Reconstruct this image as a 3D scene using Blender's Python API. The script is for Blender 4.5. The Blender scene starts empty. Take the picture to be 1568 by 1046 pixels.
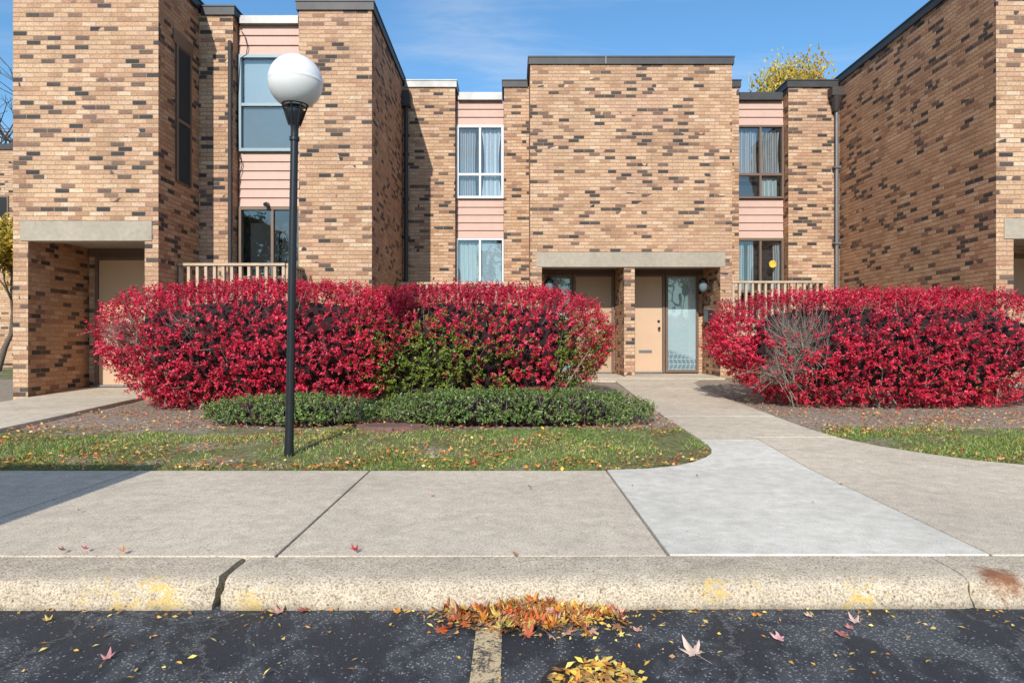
import bpy, bmesh, math, numpy as np
from mathutils import Vector, Matrix
sc=bpy.context.scene
R=math.radians
# ------------------------------------------------------------------ materials
class M:
    def __init__(s,name):
        s.m=bpy.data.materials.new(name); s.m.use_nodes=True; s.t=s.m.node_tree
        s.b=s.t.nodes['Principled BSDF']; s.out=s.t.nodes['Material Output']
    def n(s,t,**k):
        nd=s.t.nodes.new(t)
        for a,b in k.items(): setattr(nd,a,b)
        return nd
    def put(s,sock,v):
        if isinstance(v,bpy.types.NodeSocket): s.t.links.new(v,sock)
        else:
            if hasattr(sock,'default_value'):
                try: sock.default_value=v
                except Exception: sock.default_value=(*v,1)
    def set(s,**k):
        for a,v in k.items(): s.put(s.b.inputs[a.replace('_',' ')],v)
        return s
    def math(s,op,a,b=0.0,c=0.0,clamp=False):
        nd=s.n('ShaderNodeMath',operation=op,use_clamp=clamp)
        s.put(nd.inputs[0],a); s.put(nd.inputs[1],b); s.put(nd.inputs[2],c); return nd.outputs[0]
    def sstep(s,v,a,b):
        nd=s.n('ShaderNodeMapRange',interpolation_type='SMOOTHSTEP'); s.put(nd.inputs[0],v)
        nd.inputs[1].default_value=a; nd.inputs[2].default_value=b; return nd.outputs[0]
    def coord(s,kind='Object'): return s.n('ShaderNodeTexCoord').outputs[kind]
    def sep(s,v):
        nd=s.n('ShaderNodeSeparateXYZ'); s.put(nd.inputs[0],v); return nd.outputs
    def comb(s,x,y,z=0.0):
        nd=s.n('ShaderNodeCombineXYZ'); s.put(nd.inputs[0],x);s.put(nd.inputs[1],y);s.put(nd.inputs[2],z); return nd.outputs[0]
    def scale(s,v,xyz):
        nd=s.n('ShaderNodeMapping'); s.put(nd.inputs[0],v); nd.inputs['Scale'].default_value=xyz; return nd.outputs[0]
    def noise(s,v,scale,detail=3,rough=.55,dist=0.0,col=False):
        nd=s.n('ShaderNodeTexNoise'); s.put(nd.inputs['Vector'],v); nd.inputs['Scale'].default_value=scale
        nd.inputs['Detail'].default_value=detail; nd.inputs['Roughness'].default_value=rough; nd.inputs['Distortion'].default_value=dist
        return nd.outputs['Color' if col else 'Fac']
    def voro(s,v,scale,feature='F1',out='Distance'):
        nd=s.n('ShaderNodeTexVoronoi',feature=feature); s.put(nd.inputs['Vector'],v); nd.inputs['Scale'].default_value=scale
        return nd.outputs[out]
    def white(s,v,out='Value'):
        nd=s.n('ShaderNodeTexWhiteNoise',noise_dimensions='3D'); s.put(nd.inputs['Vector'],v); return nd.outputs[out]
    def mix(s,f,a,b,blend='MIX'):
        nd=s.n('ShaderNodeMix',data_type='RGBA',blend_type=blend); s.put(nd.inputs[0],f)
        for i,v in ((6,a),(7,b)):
            if isinstance(v,bpy.types.NodeSocket): s.t.links.new(v,nd.inputs[i])
            else: nd.inputs[i].default_value=(*v,1) if len(v)==3 else v
        return nd.outputs[2]
    def ramp(s,f,stops,interp='LINEAR'):
        nd=s.n('ShaderNodeValToRGB'); s.put(nd.inputs[0],f); cr=nd.color_ramp; cr.interpolation=interp
        while len(cr.elements)<len(stops): cr.elements.new(.5)
        for e,(p,c) in zip(cr.elements,stops): e.position=p; e.color=(*c,1)
        return nd.outputs[0]
    def bump(s,h,strength=.5,dist=.01):
        nd=s.n('ShaderNodeBump'); s.put(nd.inputs['Height'],h); nd.inputs['Strength'].default_value=strength
        nd.inputs['Distance'].default_value=dist; s.t.links.new(nd.outputs[0],s.b.inputs['Normal'])

def brick_mat(name,dark=0.50,tint=(1,1,1)):
    m=M(name); uv=m.coord('UV'); u,v,_=m.sep(uv)
    vr=m.math('DIVIDE',v,0.0677); row=m.math('FLOOR',vr); rf=m.math('FRACT',vr)
    jit=m.math('MULTIPLY',m.white(m.comb(row,3.3,1.0)),.12)
    uc=m.math('ADD',m.math('ADD',m.math('DIVIDE',u,0.206),m.math('MULTIPLY',row,.5)),jit)
    col=m.math('FLOOR',uc); cf=m.math('FRACT',uc)
    cell=m.comb(col,row,0.0)
    r1=m.white(cell); rc=m.sep(m.white(cell,'Color'))
    cl=m.noise(m.comb(m.math('MULTIPLY',col,.5),m.math('MULTIPLY',row,.9),4.0),1.0,2,.5)
    big=m.noise(uv,.55,3,.6)
    s=m.math('ADD',m.math('MULTIPLY',r1,.66),m.math('MULTIPLY',m.math('SUBTRACT',cl,.5),1.35))
    s=m.math('ADD',s,m.math('MULTIPLY',m.math('SUBTRACT',big,.5),.5))
    dk=m.math('GREATER_THAN',s,dark)
    tan=m.ramp(rc[0],[(0,(.38,.205,.125)),(.10,(.50,.30,.18)),(.35,(.58,.38,.235)),(.55,(.65,.44,.285)),(.72,(.53,.31,.195)),(.86,(.71,.53,.375)),(1,(.46,.235,.15))])
    tan=m.mix(m.math('MULTIPLY',m.sstep(big,.50,.68),.5),tan,(.50,.295,.215))
    drk=m.ramp(rc[1],[(0,(.050,.043,.042)),(.4,(.09,.070,.061)),(.68,(.17,.108,.082)),(1,(.31,.18,.12))])
    c=m.mix(dk,tan,drk)
    fine=m.noise(uv,34,4,.65)
    c=m.mix(1.0,c,m.ramp(fine,[(0.25,(.60,.58,.56)),(.75,(1.22,1.2,1.18))]),'MULTIPLY')
    wob=m.math('MULTIPLY',m.math('SUBTRACT',fine,.5),.09)
    mo=m.math('MAXIMUM',m.math('SUBTRACT',1.0,m.sstep(m.math('ADD',rf,wob),.10,.19)),
                m.math('SUBTRACT',1.0,m.sstep(m.math('ADD',cf,m.math('MULTIPLY',wob,.4)),.03,.06)))
    c=m.mix(m.math('MULTIPLY',mo,.85),c,(.36,.28,.21))
    grime=m.noise(uv,1.3,5,.6)
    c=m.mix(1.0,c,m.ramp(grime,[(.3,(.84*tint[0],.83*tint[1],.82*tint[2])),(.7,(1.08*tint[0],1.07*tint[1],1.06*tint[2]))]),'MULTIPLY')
    stk=m.noise(m.scale(uv,(1.6,.16,1)),2.0,4,.6); c=m.mix(m.math('MULTIPLY',m.sstep(stk,.55,.75),.22),c,(.16,.11,.08))
    m.set(Base_Color=c,Roughness=.9)
    h=m.math('ADD',m.math('MULTIPLY',m.math('SUBTRACT',1.0,mo),1.0),m.math('ADD',m.math('MULTIPLY',fine,.6),m.math('MULTIPLY',rc[2],.35)))
    m.bump(h,.8,.012); return m.m

def simple(name,col,rough=.6,metal=0,nscale=20,var=.15,bump=.15,bd=.004):
    m=M(name); v=m.coord(); f=m.noise(v,nscale,4,.6); g=m.noise(v,nscale*.12+.3,3,.6)
    k=m.math('MULTIPLY',m.math('ADD',f,g),.5)
    lo=tuple(x*(1-var) for x in col); hi=tuple(min(1,x*(1+var)) for x in col)
    m.set(Base_Color=m.ramp(k,[(.3,lo),(.7,hi)]),Roughness=rough,Metallic=metal)
    if bump: m.bump(f,bump,bd)
    return m.m

def concrete(name,base,speck=.35,paint=False,stain=.3):
    m=M(name); v=m.coord(); x,y,z=m.sep(v)
    big=m.noise(v,.9,5,.6); mid=m.noise(v,9,5,.65); fin=m.noise(v,110,3,.75)
    vv=m.n('ShaderNodeTexVoronoi'); m.put(vv.inputs['Vector'],v); vv.inputs['Scale'].default_value=52; vc=m.sep(vv.outputs['Color'])
    c=m.ramp(big,[(.3,tuple(k*.86 for k in base)),(.7,tuple(k*1.07 for k in base))])
    c=m.mix(1.0,c,m.ramp(mid,[(.3,(.82,.81,.79)),(.7,(1.10,1.10,1.09))]),'MULTIPLY')
    c=m.mix(1.0,c,m.ramp(fin,[(.36,(1-speck*1.2,1-speck*1.25,1-speck*1.3)),(.56,(1.06,1.06,1.06))]),'MULTIPLY')
    pe=m.math('MULTIPLY',m.math('LESS_THAN',vv.outputs['Distance'],.32),m.math('GREATER_THAN',vc[0],.74))
    c=m.mix(m.math('MULTIPLY',pe,min(1,speck*1.8)),c,m.mix(vc[1],(.17,.12,.085),(.68,.54,.42)))
    st=m.noise(v,1.7,6,.7,1.0)
    c=m.mix(m.math('MULTIPLY',m.sstep(st,.50,.72),stain),c,(.27,.225,.165))
    sp=m.voro(v,6.5); c=m.mix(m.math('MULTIPLY',m.math('LESS_THAN',m.math('ADD',sp,m.math('MULTIPLY',fin,.05)),.065),.5),c,(.12,.10,.08))
    if paint:
        fm=m.math('SUBTRACT',1.0,m.sstep(y,2.965,3.03))
        def band(a,b): return m.math('MULTIPLY',m.sstep(x,a,a+.18),m.math('SUBTRACT',1.0,m.sstep(x,b-.18,b)))
        bb=m.math('ADD',m.math('ADD',band(-1.95,-1.32),band(-1.25,-.88)),m.math('ADD',band(.68,1.2),band(1.22,1.72)),clamp=True)
        for a,b in ((-7,-4.2),(4,6.5)): bb=m.math('ADD',bb,band(a,b),clamp=True)
        ns=m.noise(m.scale(v,(.6,1,1.2)),30,8,.85); pk=m.math('MULTIPLY',m.math('MULTIPLY',bb,fm),m.sstep(m.math('ADD',ns,m.math('MULTIPLY',m.noise(v,6,3),.55)),.80,.87))
        c=m.mix(m.math('MULTIPLY',pk,m.math('ADD',.35,m.math('MULTIPLY',mid,.75),clamp=True)),c,m.mix(fin,(.58,.37,.06),(.74,.52,.15)))
        d=m.n('ShaderNodeVectorMath',operation='DISTANCE'); m.put(d.inputs[0],m.scale(v,(1,.8,.8))); d.inputs[1].default_value=(2.15,3.02*.8,.1*.8)
        rust=m.math('ADD',d.outputs['Value'],m.math('MULTIPLY',m.math('SUBTRACT',m.noise(v,18,4,.7),.5),.14))
        c=m.mix(m.math('MULTIPLY',m.math('SUBTRACT',1.0,m.sstep(rust,.03,.11)),.92),c,m.mix(mid,(.09,.025,.01),(.40,.15,.045)))
        foot_dark=m.math('SUBTRACT',1.0,m.sstep(m.math('ADD',z,m.math('MULTIPLY',mid,.03)),.012,.05))
        c=m.mix(m.math('MULTIPLY',foot_dark,.5),c,(.10,.085,.07))  # kerb face turns darker towards its bottom edge
    else:
        wv=m.n('ShaderNodeVectorMath',operation='ADD'); m.put(wv.inputs[0],v); s2=m.n('ShaderNodeVectorMath',operation='SCALE'); m.put(s2.inputs[0],m.noise(v,2.2,5,.7,col=True)); s2.inputs['Scale'].default_value=.9; m.put(wv.inputs[1],s2.outputs[0])
        cr=m.voro(wv.outputs[0],.33,'DISTANCE_TO_EDGE'); ck=m.math('MULTIPLY',m.math('SUBTRACT',1.0,m.sstep(cr,.0006,.0022)),m.sstep(big,.45,.55))
        c=m.mix(m.math('MULTIPLY',ck,min(.55,stain*1.6)),c,(.15,.12,.10))
    m.set(Base_Color=c,Roughness=.92)
    m.bump(m.math('ADD',m.math('MULTIPLY',fin,.8),m.math('MULTIPLY',mid,.8)),.8 if paint else .55,.009)
    return m.m

def asphalt():
    m=M('asphalt_mat'); v=m.coord()
    big=m.noise(v,.8,4,.6); mid=m.noise(m.scale(v,(1.3,.8,1)),2.6,8,.72,.5); fin=m.noise(v,140,3,.75)
    worn=m.sstep(m.math('ADD',m.math('MULTIPLY',mid,.75),m.math('MULTIPLY',big,.3)),.48,.58)
    c=m.mix(worn,(.024,.027,.035),(.070,.073,.080))
    vv=m.n('ShaderNodeTexVoronoi'); m.put(vv.inputs['Vector'],v); vv.inputs['Scale'].default_value=100; cells=m.sep(vv.outputs['Color'])
    thr=m.math('SUBTRACT',.94,m.math('MULTIPLY',worn,.50))
    st=m.math('MULTIPLY',m.math('GREATER_THAN',cells[0],thr),m.math('LESS_THAN',vv.outputs['Distance'],.44))
    c=m.mix(m.math('MULTIPLY',st,m.math('ADD',.4,m.math('MULTIPLY',fin,.8))),c,m.mix(cells[1],(.11,.115,.125),(.44,.43,.41)))
    c=m.mix(1.0,c,m.ramp(fin,[(.32,(.45,.45,.45)),(.68,(1.5,1.5,1.5))]),'MULTIPLY')
    w=m.n('ShaderNodeVectorMath',operation='ADD'); m.put(w.inputs[0],v)
    s_=m.n('ShaderNodeVectorMath',operation='SCALE'); m.put(s_.inputs[0],m.noise(v,3.2,6,.75,col=True)); s_.inputs['Scale'].default_value=.35; m.put(w.inputs[1],s_.outputs[0])
    cr=m.voro(w.outputs[0],.8,'DISTANCE_TO_EDGE')
    ck=m.math('SUBTRACT',1.0,m.sstep(m.math('ADD',cr,m.math('MULTIPLY',m.math('SUBTRACT',fin,.5),.014)),.001,.008))
    c=m.mix(m.math('MULTIPLY',ck,.65),c,(.18,.18,.18))
    rub=m.math('SUBTRACT',1.0,m.sstep(m.math('ABSOLUTE',m.math('SUBTRACT',cr,.02)),.002,.012)); c=m.mix(m.math('MULTIPLY',rub,.55),c,(.018,.018,.021))
    m.set(Base_Color=c,Roughness=m.ramp(worn,[(0,(.58,)*3),(1,(.92,)*3)]))
    m.bump(m.math('ADD',m.math('ADD',m.math('MULTIPLY',fin,1.0),m.math('MULTIPLY',st,.5)),m.math('SUBTRACT',m.math('MULTIPLY',worn,-.3),ck)),.9,.007)
    return m.m

def paint_line():
    m=M('worn_line_paint_mat'); v=m.coord(); a=m.noise(v,14,6,.75); f=m.noise(v,90,3,.75)
    k=m.sstep(m.math('ADD',m.math('MULTIPLY',a,.5),m.math('MULTIPLY',f,.5)),.45,.51)
    m.set(Base_Color=m.mix(k,(.08,.07,.06),m.mix(a,(.44,.30,.14),(.68,.54,.34))),Roughness=.85); m.bump(f,.5,.004); return m.m

def ground():
    m=M('ground_mat'); v=m.coord(); x,y,z=m.sep(v)
    n1=m.noise(v,2.0,5,.65); n2=m.noise(v,22,5,.7); n3=m.noise(v,90,3,.7)
    soil=m.ramp(m.math('ADD',m.math('MULTIPLY',n2,.6),m.math('MULTIPLY',n3,.4)),[(.3,(.12,.088,.062)),(.5,(.29,.23,.17)),(.68,(.50,.42,.32))])
    gr=m.ramp(n2,[(.3,(.06,.07,.02)),(.5,(.14,.15,.045)),(.68,(.30,.23,.11))])
    k=m.sstep(m.math('ADD',y,m.math('MULTIPLY',m.math('SUBTRACT',n1,.5),1.6)),7.25,7.6)
    far=m.math('GREATER_THAN',y,13.2)
    k=m.math('MULTIPLY',k,m.math('SUBTRACT',1.0,far))
    patch=m.sstep(m.noise(v,1.1,4,.6),.53,.64)
    k=m.math('MAXIMUM',k,m.math('MULTIPLY',patch,.85))
    m.set(Base_Color=m.mix(k,gr,soil),Roughness=.95); m.bump(m.math('ADD',n2,m.math('MULTIPLY',n3,.5)),.8,.02); return m.m

def leafmat(name,trans=.35,rough=.5):
    m=M(name); a=m.n('ShaderNodeAttribute',attribute_name='Col').outputs['Color']
    m.set(Base_Color=a,Roughness=rough)
    if trans:
        tr=m.n('ShaderNodeBsdfTranslucent'); m.put(tr.inputs[0],a)
        mx=m.n('ShaderNodeMixShader'); mx.inputs[0].default_value=trans
        m.t.links.new(m.b.outputs[0],mx.inputs[1]); m.t.links.new(tr.outputs[0],mx.inputs[2]); m.t.links.new(mx.outputs[0],m.out.inputs[0])
    return m.m

def glassmat():
    m=M('window_glass_mat'); v=m.coord()
    tr=m.n('ShaderNodeBsdfTransparent'); tr.inputs[0].default_value=(.84,.88,.89,1)
    gl=m.n('ShaderNodeBsdfGlossy'); gl.inputs['Roughness'].default_value=.015
    bp=m.n('ShaderNodeBump'); m.put(bp.inputs['Height'],m.noise(v,1.4,2)); bp.inputs['Strength'].default_value=.12; bp.inputs['Distance'].default_value=.05
    m.t.links.new(bp.outputs[0],gl.inputs['Normal'])
    lw=m.n('ShaderNodeLayerWeight'); lw.inputs[0].default_value=.5
    mx=m.n('ShaderNodeMixShader'); m.put(mx.inputs[0],m.math('ADD',.18,m.math('MULTIPLY',m.math('POWER',lw.outputs['Facing'],4.0),.6),clamp=True))
    m.t.links.new(tr.outputs[0],mx.inputs[1]); m.t.links.new(gl.outputs[0],mx.inputs[2]); m.t.links.new(mx.outputs[0],m.out.inputs[0]); return m.m

def curtainmat(name,a,b,per=.07):
    m=M(name); x,y,z=m.sep(m.coord())
    w=m.math('SINE',m.math('MULTIPLY',m.math('ADD',x,m.math('MULTIPLY',m.noise(m.coord(),1.5,2),.05)),6.283/per))
    m.set(Base_Color=m.mix(m.sstep(w,-1,1),a,b),Roughness=.9); return m.m

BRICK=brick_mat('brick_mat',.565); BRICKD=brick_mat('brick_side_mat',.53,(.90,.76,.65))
CONC=concrete('sidewalk_concrete_mat',(.70,.60,.475),.34); CONCN=concrete('new_concrete_mat',(.70,.655,.575),.14,stain=.08)
CONCP=concrete('path_concrete_mat',(.64,.55,.43),.3); KERB=concrete('kerb_concrete_mat',(.66,.56,.43),.5,True)
LINT=simple('lintel_concrete_mat',(.35,.305,.24),.9,0,15,.2,.4)
CAP=simple('roof_flashing_dark_mat',(.045,.043,.045),.55,.3,6,.3); CAPG=simple('roof_flashing_grey_mat',(.26,.255,.25),.5,.4,5,.3)
SID=simple('pink_siding_mat',(.54,.365,.30),.7,0,8,.08,.1); DOORT=simple('tan_door_mat',(.55,.38,.25),.5,0,5,.06,.05)
DOORB=simple('brown_door_mat',(.43,.29,.19),.5,0,5,.08,.05); FRB=simple('brown_frame_mat',(.15,.095,.065),.5,0,10,.15,.05)
FRW=simple('white_frame_mat',(.66,.69,.72),.45,0,10,.04,.03); FRBL=simple('blue_grey_frame_mat',(.22,.31,.35),.45,0,10,.06,.03)
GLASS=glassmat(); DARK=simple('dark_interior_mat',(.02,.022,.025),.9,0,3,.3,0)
CURW=curtainmat('white_curtain_mat',(.36,.41,.46),(.66,.71,.75),.09); BLIND=curtainmat('vertical_blind_mat',(.30,.40,.43),(.50,.58,.60),.09)
SHEER=curtainmat('sheer_curtain_mat',(.16,.18,.20),(.40,.42,.43),.05)
SHADE=simple('window_shade_mat',(.36,.46,.52),.9,0,4,.07,0); SCREEN=simple('window_screen_mat',(.13,.18,.21),.9,0,4,.1,0)
RAIL=simple('weathered_wood_mat',(.50,.38,.27),.8,0,25,.25,.3); BLACK=simple('black_paint_mat',(.018,.02,.024),.32,.2,40,.25,.12,.002)
PIPE=simple('downspout_metal_mat',(.17,.17,.175),.5,.4,8,.2); PIPED=simple('dark_downspout_mat',(.05,.04,.038),.6,.1,8,.2)
LEAF=leafmat('shrub_leaf_mat',.28); LEAFG=leafmat('hedge_leaf_mat',0,.4); GRASS=leafmat('grass_mat',0,.6); LITTER=leafmat('fallen_leaf_mat',0,.7); TREEL=leafmat('tree_leaf_mat',.4)
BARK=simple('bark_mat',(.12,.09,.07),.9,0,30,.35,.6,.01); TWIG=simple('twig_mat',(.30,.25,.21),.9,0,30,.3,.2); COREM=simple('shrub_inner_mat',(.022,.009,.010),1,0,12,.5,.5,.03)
ASPH=asphalt(); LINE=paint_line(); GROUND=ground(); BROWNSTONE=simple('rusty_cover_mat',(.16,.085,.065),.85,0,18,.35,.5,.008)

# ------------------------------------------------------------------ mesh helpers
def link(ob,parent=None):
    sc.collection.objects.link(ob)
    if parent: ob.parent=parent
    return ob
def empty(name,loc=(0,0,0)):
    e=bpy.data.objects.new(name,None); e.empty_display_size=.3; e.location=loc; return link(e)
class MB:
    def __init__(s): s.v=[];s.f=[];s.uv=[];s.mi=[];s.mats=[]
    def mid(s,m):
        if m not in s.mats: s.mats.append(m)
        return s.mats.index(m)
    def quad(s,pts,m,uv=None):
        b=len(s.v); s.v+=[tuple(p) for p in pts]; s.f.append(tuple(range(b,b+len(pts)))); s.mi.append(s.mid(m))
        if uv is None:
            n=(Vector(pts[1])-Vector(pts[0])).cross(Vector(pts[2])-Vector(pts[0])); a=[abs(c) for c in n]
            if a[2]>=a[0] and a[2]>=a[1]: uv=[(p[0],p[1]) for p in pts]
            elif a[0]>=a[1]: uv=[(p[1]+37.1,p[2]) for p in pts]
            else: uv=[(p[0],p[2]) for p in pts]
        s.uv+=uv
    def box(s,x0,x1,y0,y1,z0,z1,m,side=None):
        c=[(x0,y0,z0),(x1,y0,z0),(x1,y1,z0),(x0,y1,z0),(x0,y0,z1),(x1,y0,z1),(x1,y1,z1),(x0,y1,z1)]
        for k,q in enumerate(((0,1,5,4),(1,2,6,5),(2,3,7,6),(3,0,4,7),(4,5,6,7),(3,2,1,0))):
            s.quad([c[i] for i in q],(side if side and k in(1,3) else m))
    def cyl(s,p0,p1,r0,r1,m,n=12,caps=True):
        p0=Vector(p0);p1=Vector(p1);d=(p1-p0).normalized(); a=d.orthogonal().normalized(); b=d.cross(a)
        A=[p0+(a*math.cos(t)+b*math.sin(t))*r0 for t in [2*math.pi*i/n for i in range(n)]]
        B=[p1+(a*math.cos(t)+b*math.sin(t))*r1 for t in [2*math.pi*i/n for i in range(n)]]
        for i in range(n): j=(i+1)%n; s.quad([A[i],A[j],B[j],B[i]],m)
        if caps: s.quad(A[::-1],m); s.quad(B,m)
    def lathe(s,prof,m,n=32,c=(0,0)):
        for (r0,z0),(r1,z1) in zip(prof[:-1],prof[1:]):
            for i in range(n):
                t0=2*math.pi*i/n;t1=2*math.pi*(i+1)/n
                s.quad([(c[0]+r0*math.cos(t0),c[1]+r0*math.sin(t0),z0),(c[0]+r0*math.cos(t1),c[1]+r0*math.sin(t1),z0),
                        (c[0]+r1*math.cos(t1),c[1]+r1*math.sin(t1),z1),(c[0]+r1*math.cos(t0),c[1]+r1*math.sin(t0),z1)],m)
    def build(s,name,parent=None,bevel=0,smooth=False,weld=False):
        me=bpy.data.meshes.new(name); me.from_pydata(s.v,[],s.f)
        for m in s.mats: me.materials.append(m)
        me.polygons.foreach_set('material_index',s.mi)
        l=me.uv_layers.new(name='UVMap'); l.data.foreach_set('uv',np.array(s.uv,dtype=np.float32).ravel())
        if weld or smooth:
            bm=bmesh.new(); bm.from_mesh(me); bmesh.ops.remove_doubles(bm,verts=bm.verts,dist=1e-5)
            if smooth:
                for f in bm.faces: f.smooth=True
                for e in bm.edges:
                    if len(e.link_faces)==2 and e.calc_face_angle(0)>R(35): e.smooth=False
            bm.to_mesh(me); bm.free()
        ob=bpy.data.objects.new(name,me); link(ob,parent)
        if bevel:
            md=ob.modifiers.new('w','WELD'); md.merge_threshold=1e-4
            b=ob.modifiers.new('b','BEVEL'); b.width=bevel; b.segments=2; b.limit_method='ANGLE'
        return ob
def npmesh(name,V,T,mat,col=None,parent=None):
    V=np.asarray(V,np.float32); T=np.asarray(T,np.int32); k=T.shape[1]
    me=bpy.data.meshes.new(name); me.vertices.add(len(V)); me.vertices.foreach_set('co',V.ravel())
    me.loops.add(T.size); me.loops.foreach_set('vertex_index',T.ravel())
    me.polygons.add(len(T)); me.polygons.foreach_set('loop_start',np.arange(0,T.size,k,dtype=np.int32))
    me.update(calc_edges=True); me.validate()
    if col is not None:
        a=me.color_attributes.new('Col','FLOAT_COLOR','POINT'); a.data.foreach_set('color',np.c_[col,np.ones(len(col))].astype(np.float32).ravel())
    me.materials.append(mat); return link(bpy.data.objects.new(name,me),parent)
def nz(a): return a/np.maximum(np.linalg.norm(a,axis=-1,keepdims=True),1e-9)
def leaves(name,P,D,N,L,W,C,mat,parent=None,fold=.18):
    D=nz(D); S=nz(np.cross(D,N)); N2=np.cross(S,D); L=L[:,None];W=W[:,None]
    mid=P+D*L*.45+N2*W*fold
    V=np.stack([P,mid+S*W*.5,P+D*L,mid-S*W*.5],1)
    n=len(P); b=np.arange(n)[:,None]*4
    T=np.concatenate([b+np.array([[0,1,2]]),b+np.array([[0,2,3]])])
    return npmesh(name,V.reshape(-1,3),T,mat,np.repeat(np.clip(C,0,.8),4,0),parent)
def sn(p,f,seed=0):
    r=np.random.default_rng(seed+99); o=np.zeros(len(p))
    for i in range(6):
        k=r.normal(size=p.shape[1])*f*(1+.35*i); o+=np.sin(p@k+r.uniform(0,6.28))/(1+.3*i)
    return o/2.6
def gz(y): return .12+.32*np.clip((np.asarray(y)-5.46)/8.05,0,1)
def sticks(name,segs,mat,parent=None,n=4):
    P0=np.array([s[0] for s in segs]);P1=np.array([s[1] for s in segs]);r0=np.array([s[2] for s in segs]);r1=np.array([s[3] for s in segs])
    D=nz(P1-P0); A=nz(np.cross(D,np.array([.31,.77,.55]))); B=np.cross(D,A); V=[]
    for q,(P,r) in enumerate(((P0,r0),(P1,r1))):
        for i in range(n):
            t=2*math.pi*i/n; V.append(P+(A*math.cos(t)+B*math.sin(t))*r[:,None])
    V=np.stack(V,1); b=np.arange(len(segs))[:,None]*2*n
    T=np.concatenate([b+np.array([[i,(i+1)%n,n+(i+1)%n,n+i]]) for i in range(n)])
    ob=npmesh(name,V.reshape(-1,3),T,mat,None,parent)
    for p in ob.data.polygons: p.use_smooth=True
    return ob

# ------------------------------------------------------------------ camera, light, sky
cam=bpy.data.objects.new('camera',bpy.data.cameras.new('camera')); link(cam); cam.location=(0,0,1.15); cam.rotation_euler=(R(90),0,0)
cam.data.lens=24; cam.data.sensor_width=36; cam.data.clip_end=2000; sc.camera=cam
EL,AZ=31,10.5
d=Vector((math.sin(R(AZ))*math.cos(R(EL)),math.cos(R(AZ))*math.cos(R(EL)),-math.sin(R(EL))))
sun=bpy.data.lights.new('sun','SUN'); sun.energy=5.0; sun.angle=R(.5); sun.color=(1,.94,.85)
so=link(bpy.data.objects.new('sun',sun)); so.rotation_euler=d.to_track_quat('-Z','Y').to_euler()
sun.energy=5.0
w=bpy.data.worlds.new('World'); sc.world=w; w.use_nodes=True; nt=w.node_tree; bg=nt.nodes['Background']
class W(M):
    def __init__(s): s.t=nt
ww=W(); sky=ww.n('ShaderNodeTexSky',sky_type='NISHITA'); sky.sun_disc=False; sky.sun_elevation=R(EL); sky.sun_rotation=R(180+AZ)
sky.air_density=1.3; sky.dust_density=.4; sky.ozone_density=2.5
g=ww.coord('Generated'); gx,gy,gzz=ww.sep(g)
dn=ww.math('MAXIMUM',ww.math('ADD',gzz,.12),.05)
pv=ww.comb(ww.math('ADD',ww.math('DIVIDE',gx,dn),2.3),ww.math('DIVIDE',gy,dn),0.0)
cn=ww.noise(ww.scale(pv,(.7,2.2,1)),1.0,8,.60,.8); cb=ww.noise(ww.scale(pv,(.5,.8,1)),1.3,3,.5)
cf=ww.math('MULTIPLY',ww.sstep(cn,.40,.74),ww.sstep(cb,.34,.58))
blue=ww.mix(1.0,sky.outputs[0],(.74,1.12,1.38),'MULTIPLY')
ww.put(bg.inputs[0],ww.mix(ww.math('MULTIPLY',cf,.8),blue,(6.7,7.0,7.3))); bg.inputs[1].default_value=.125
sc.view_settings.view_transform='Standard'; sc.view_settings.look='None'; sc.view_settings.exposure=0

# ------------------------------------------------------------------ ground sheet, asphalt, kerb, pavement
xs=np.r_[-500,-80,-25,np.linspace(-14,14,141),25,80,500]
ys=np.r_[-500,-30,2.95,3.1,5.35,5.47,np.linspace(5.6,14,60),20,60,700]
X,Y=np.meshgrid(xs,ys); Z=gz(Y); Z=np.where(Y<5.4,.07,Z-.008); Z=np.where(Y<3.0,-.03,Z)
P2=np.c_[X.ravel(),Y.ravel()]; lump=-np.abs(sn(P2,3.0,1))*.018*((P2[:,1]>5.9)&(P2[:,1]<13)&(abs(P2[:,0])<14))
V=np.c_[P2,Z.ravel()+lump]; nx=len(xs); ny=len(ys)
T=[(j*nx+i,j*nx+i+1,(j+1)*nx+i+1,(j+1)*nx+i) for j in range(ny-1) for i in range(nx-1)]
npmesh('ground',V,T,GROUND)
b=MB(); b.quad([(-70,-45,0),(70,-45,0),(70,2.97,0),(-70,2.97,0)],ASPH); b.build('asphalt_road')
b=MB()
for x0 in (-5.55,-2.85,-.145,2.56,5.27): b.quad([(x0,-2.6,.004),(x0+.108,-2.6,.004),(x0+.106,2.76,.004),(x0+.002,2.76,.004)],LINE)
b.build('parking_lines')
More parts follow.
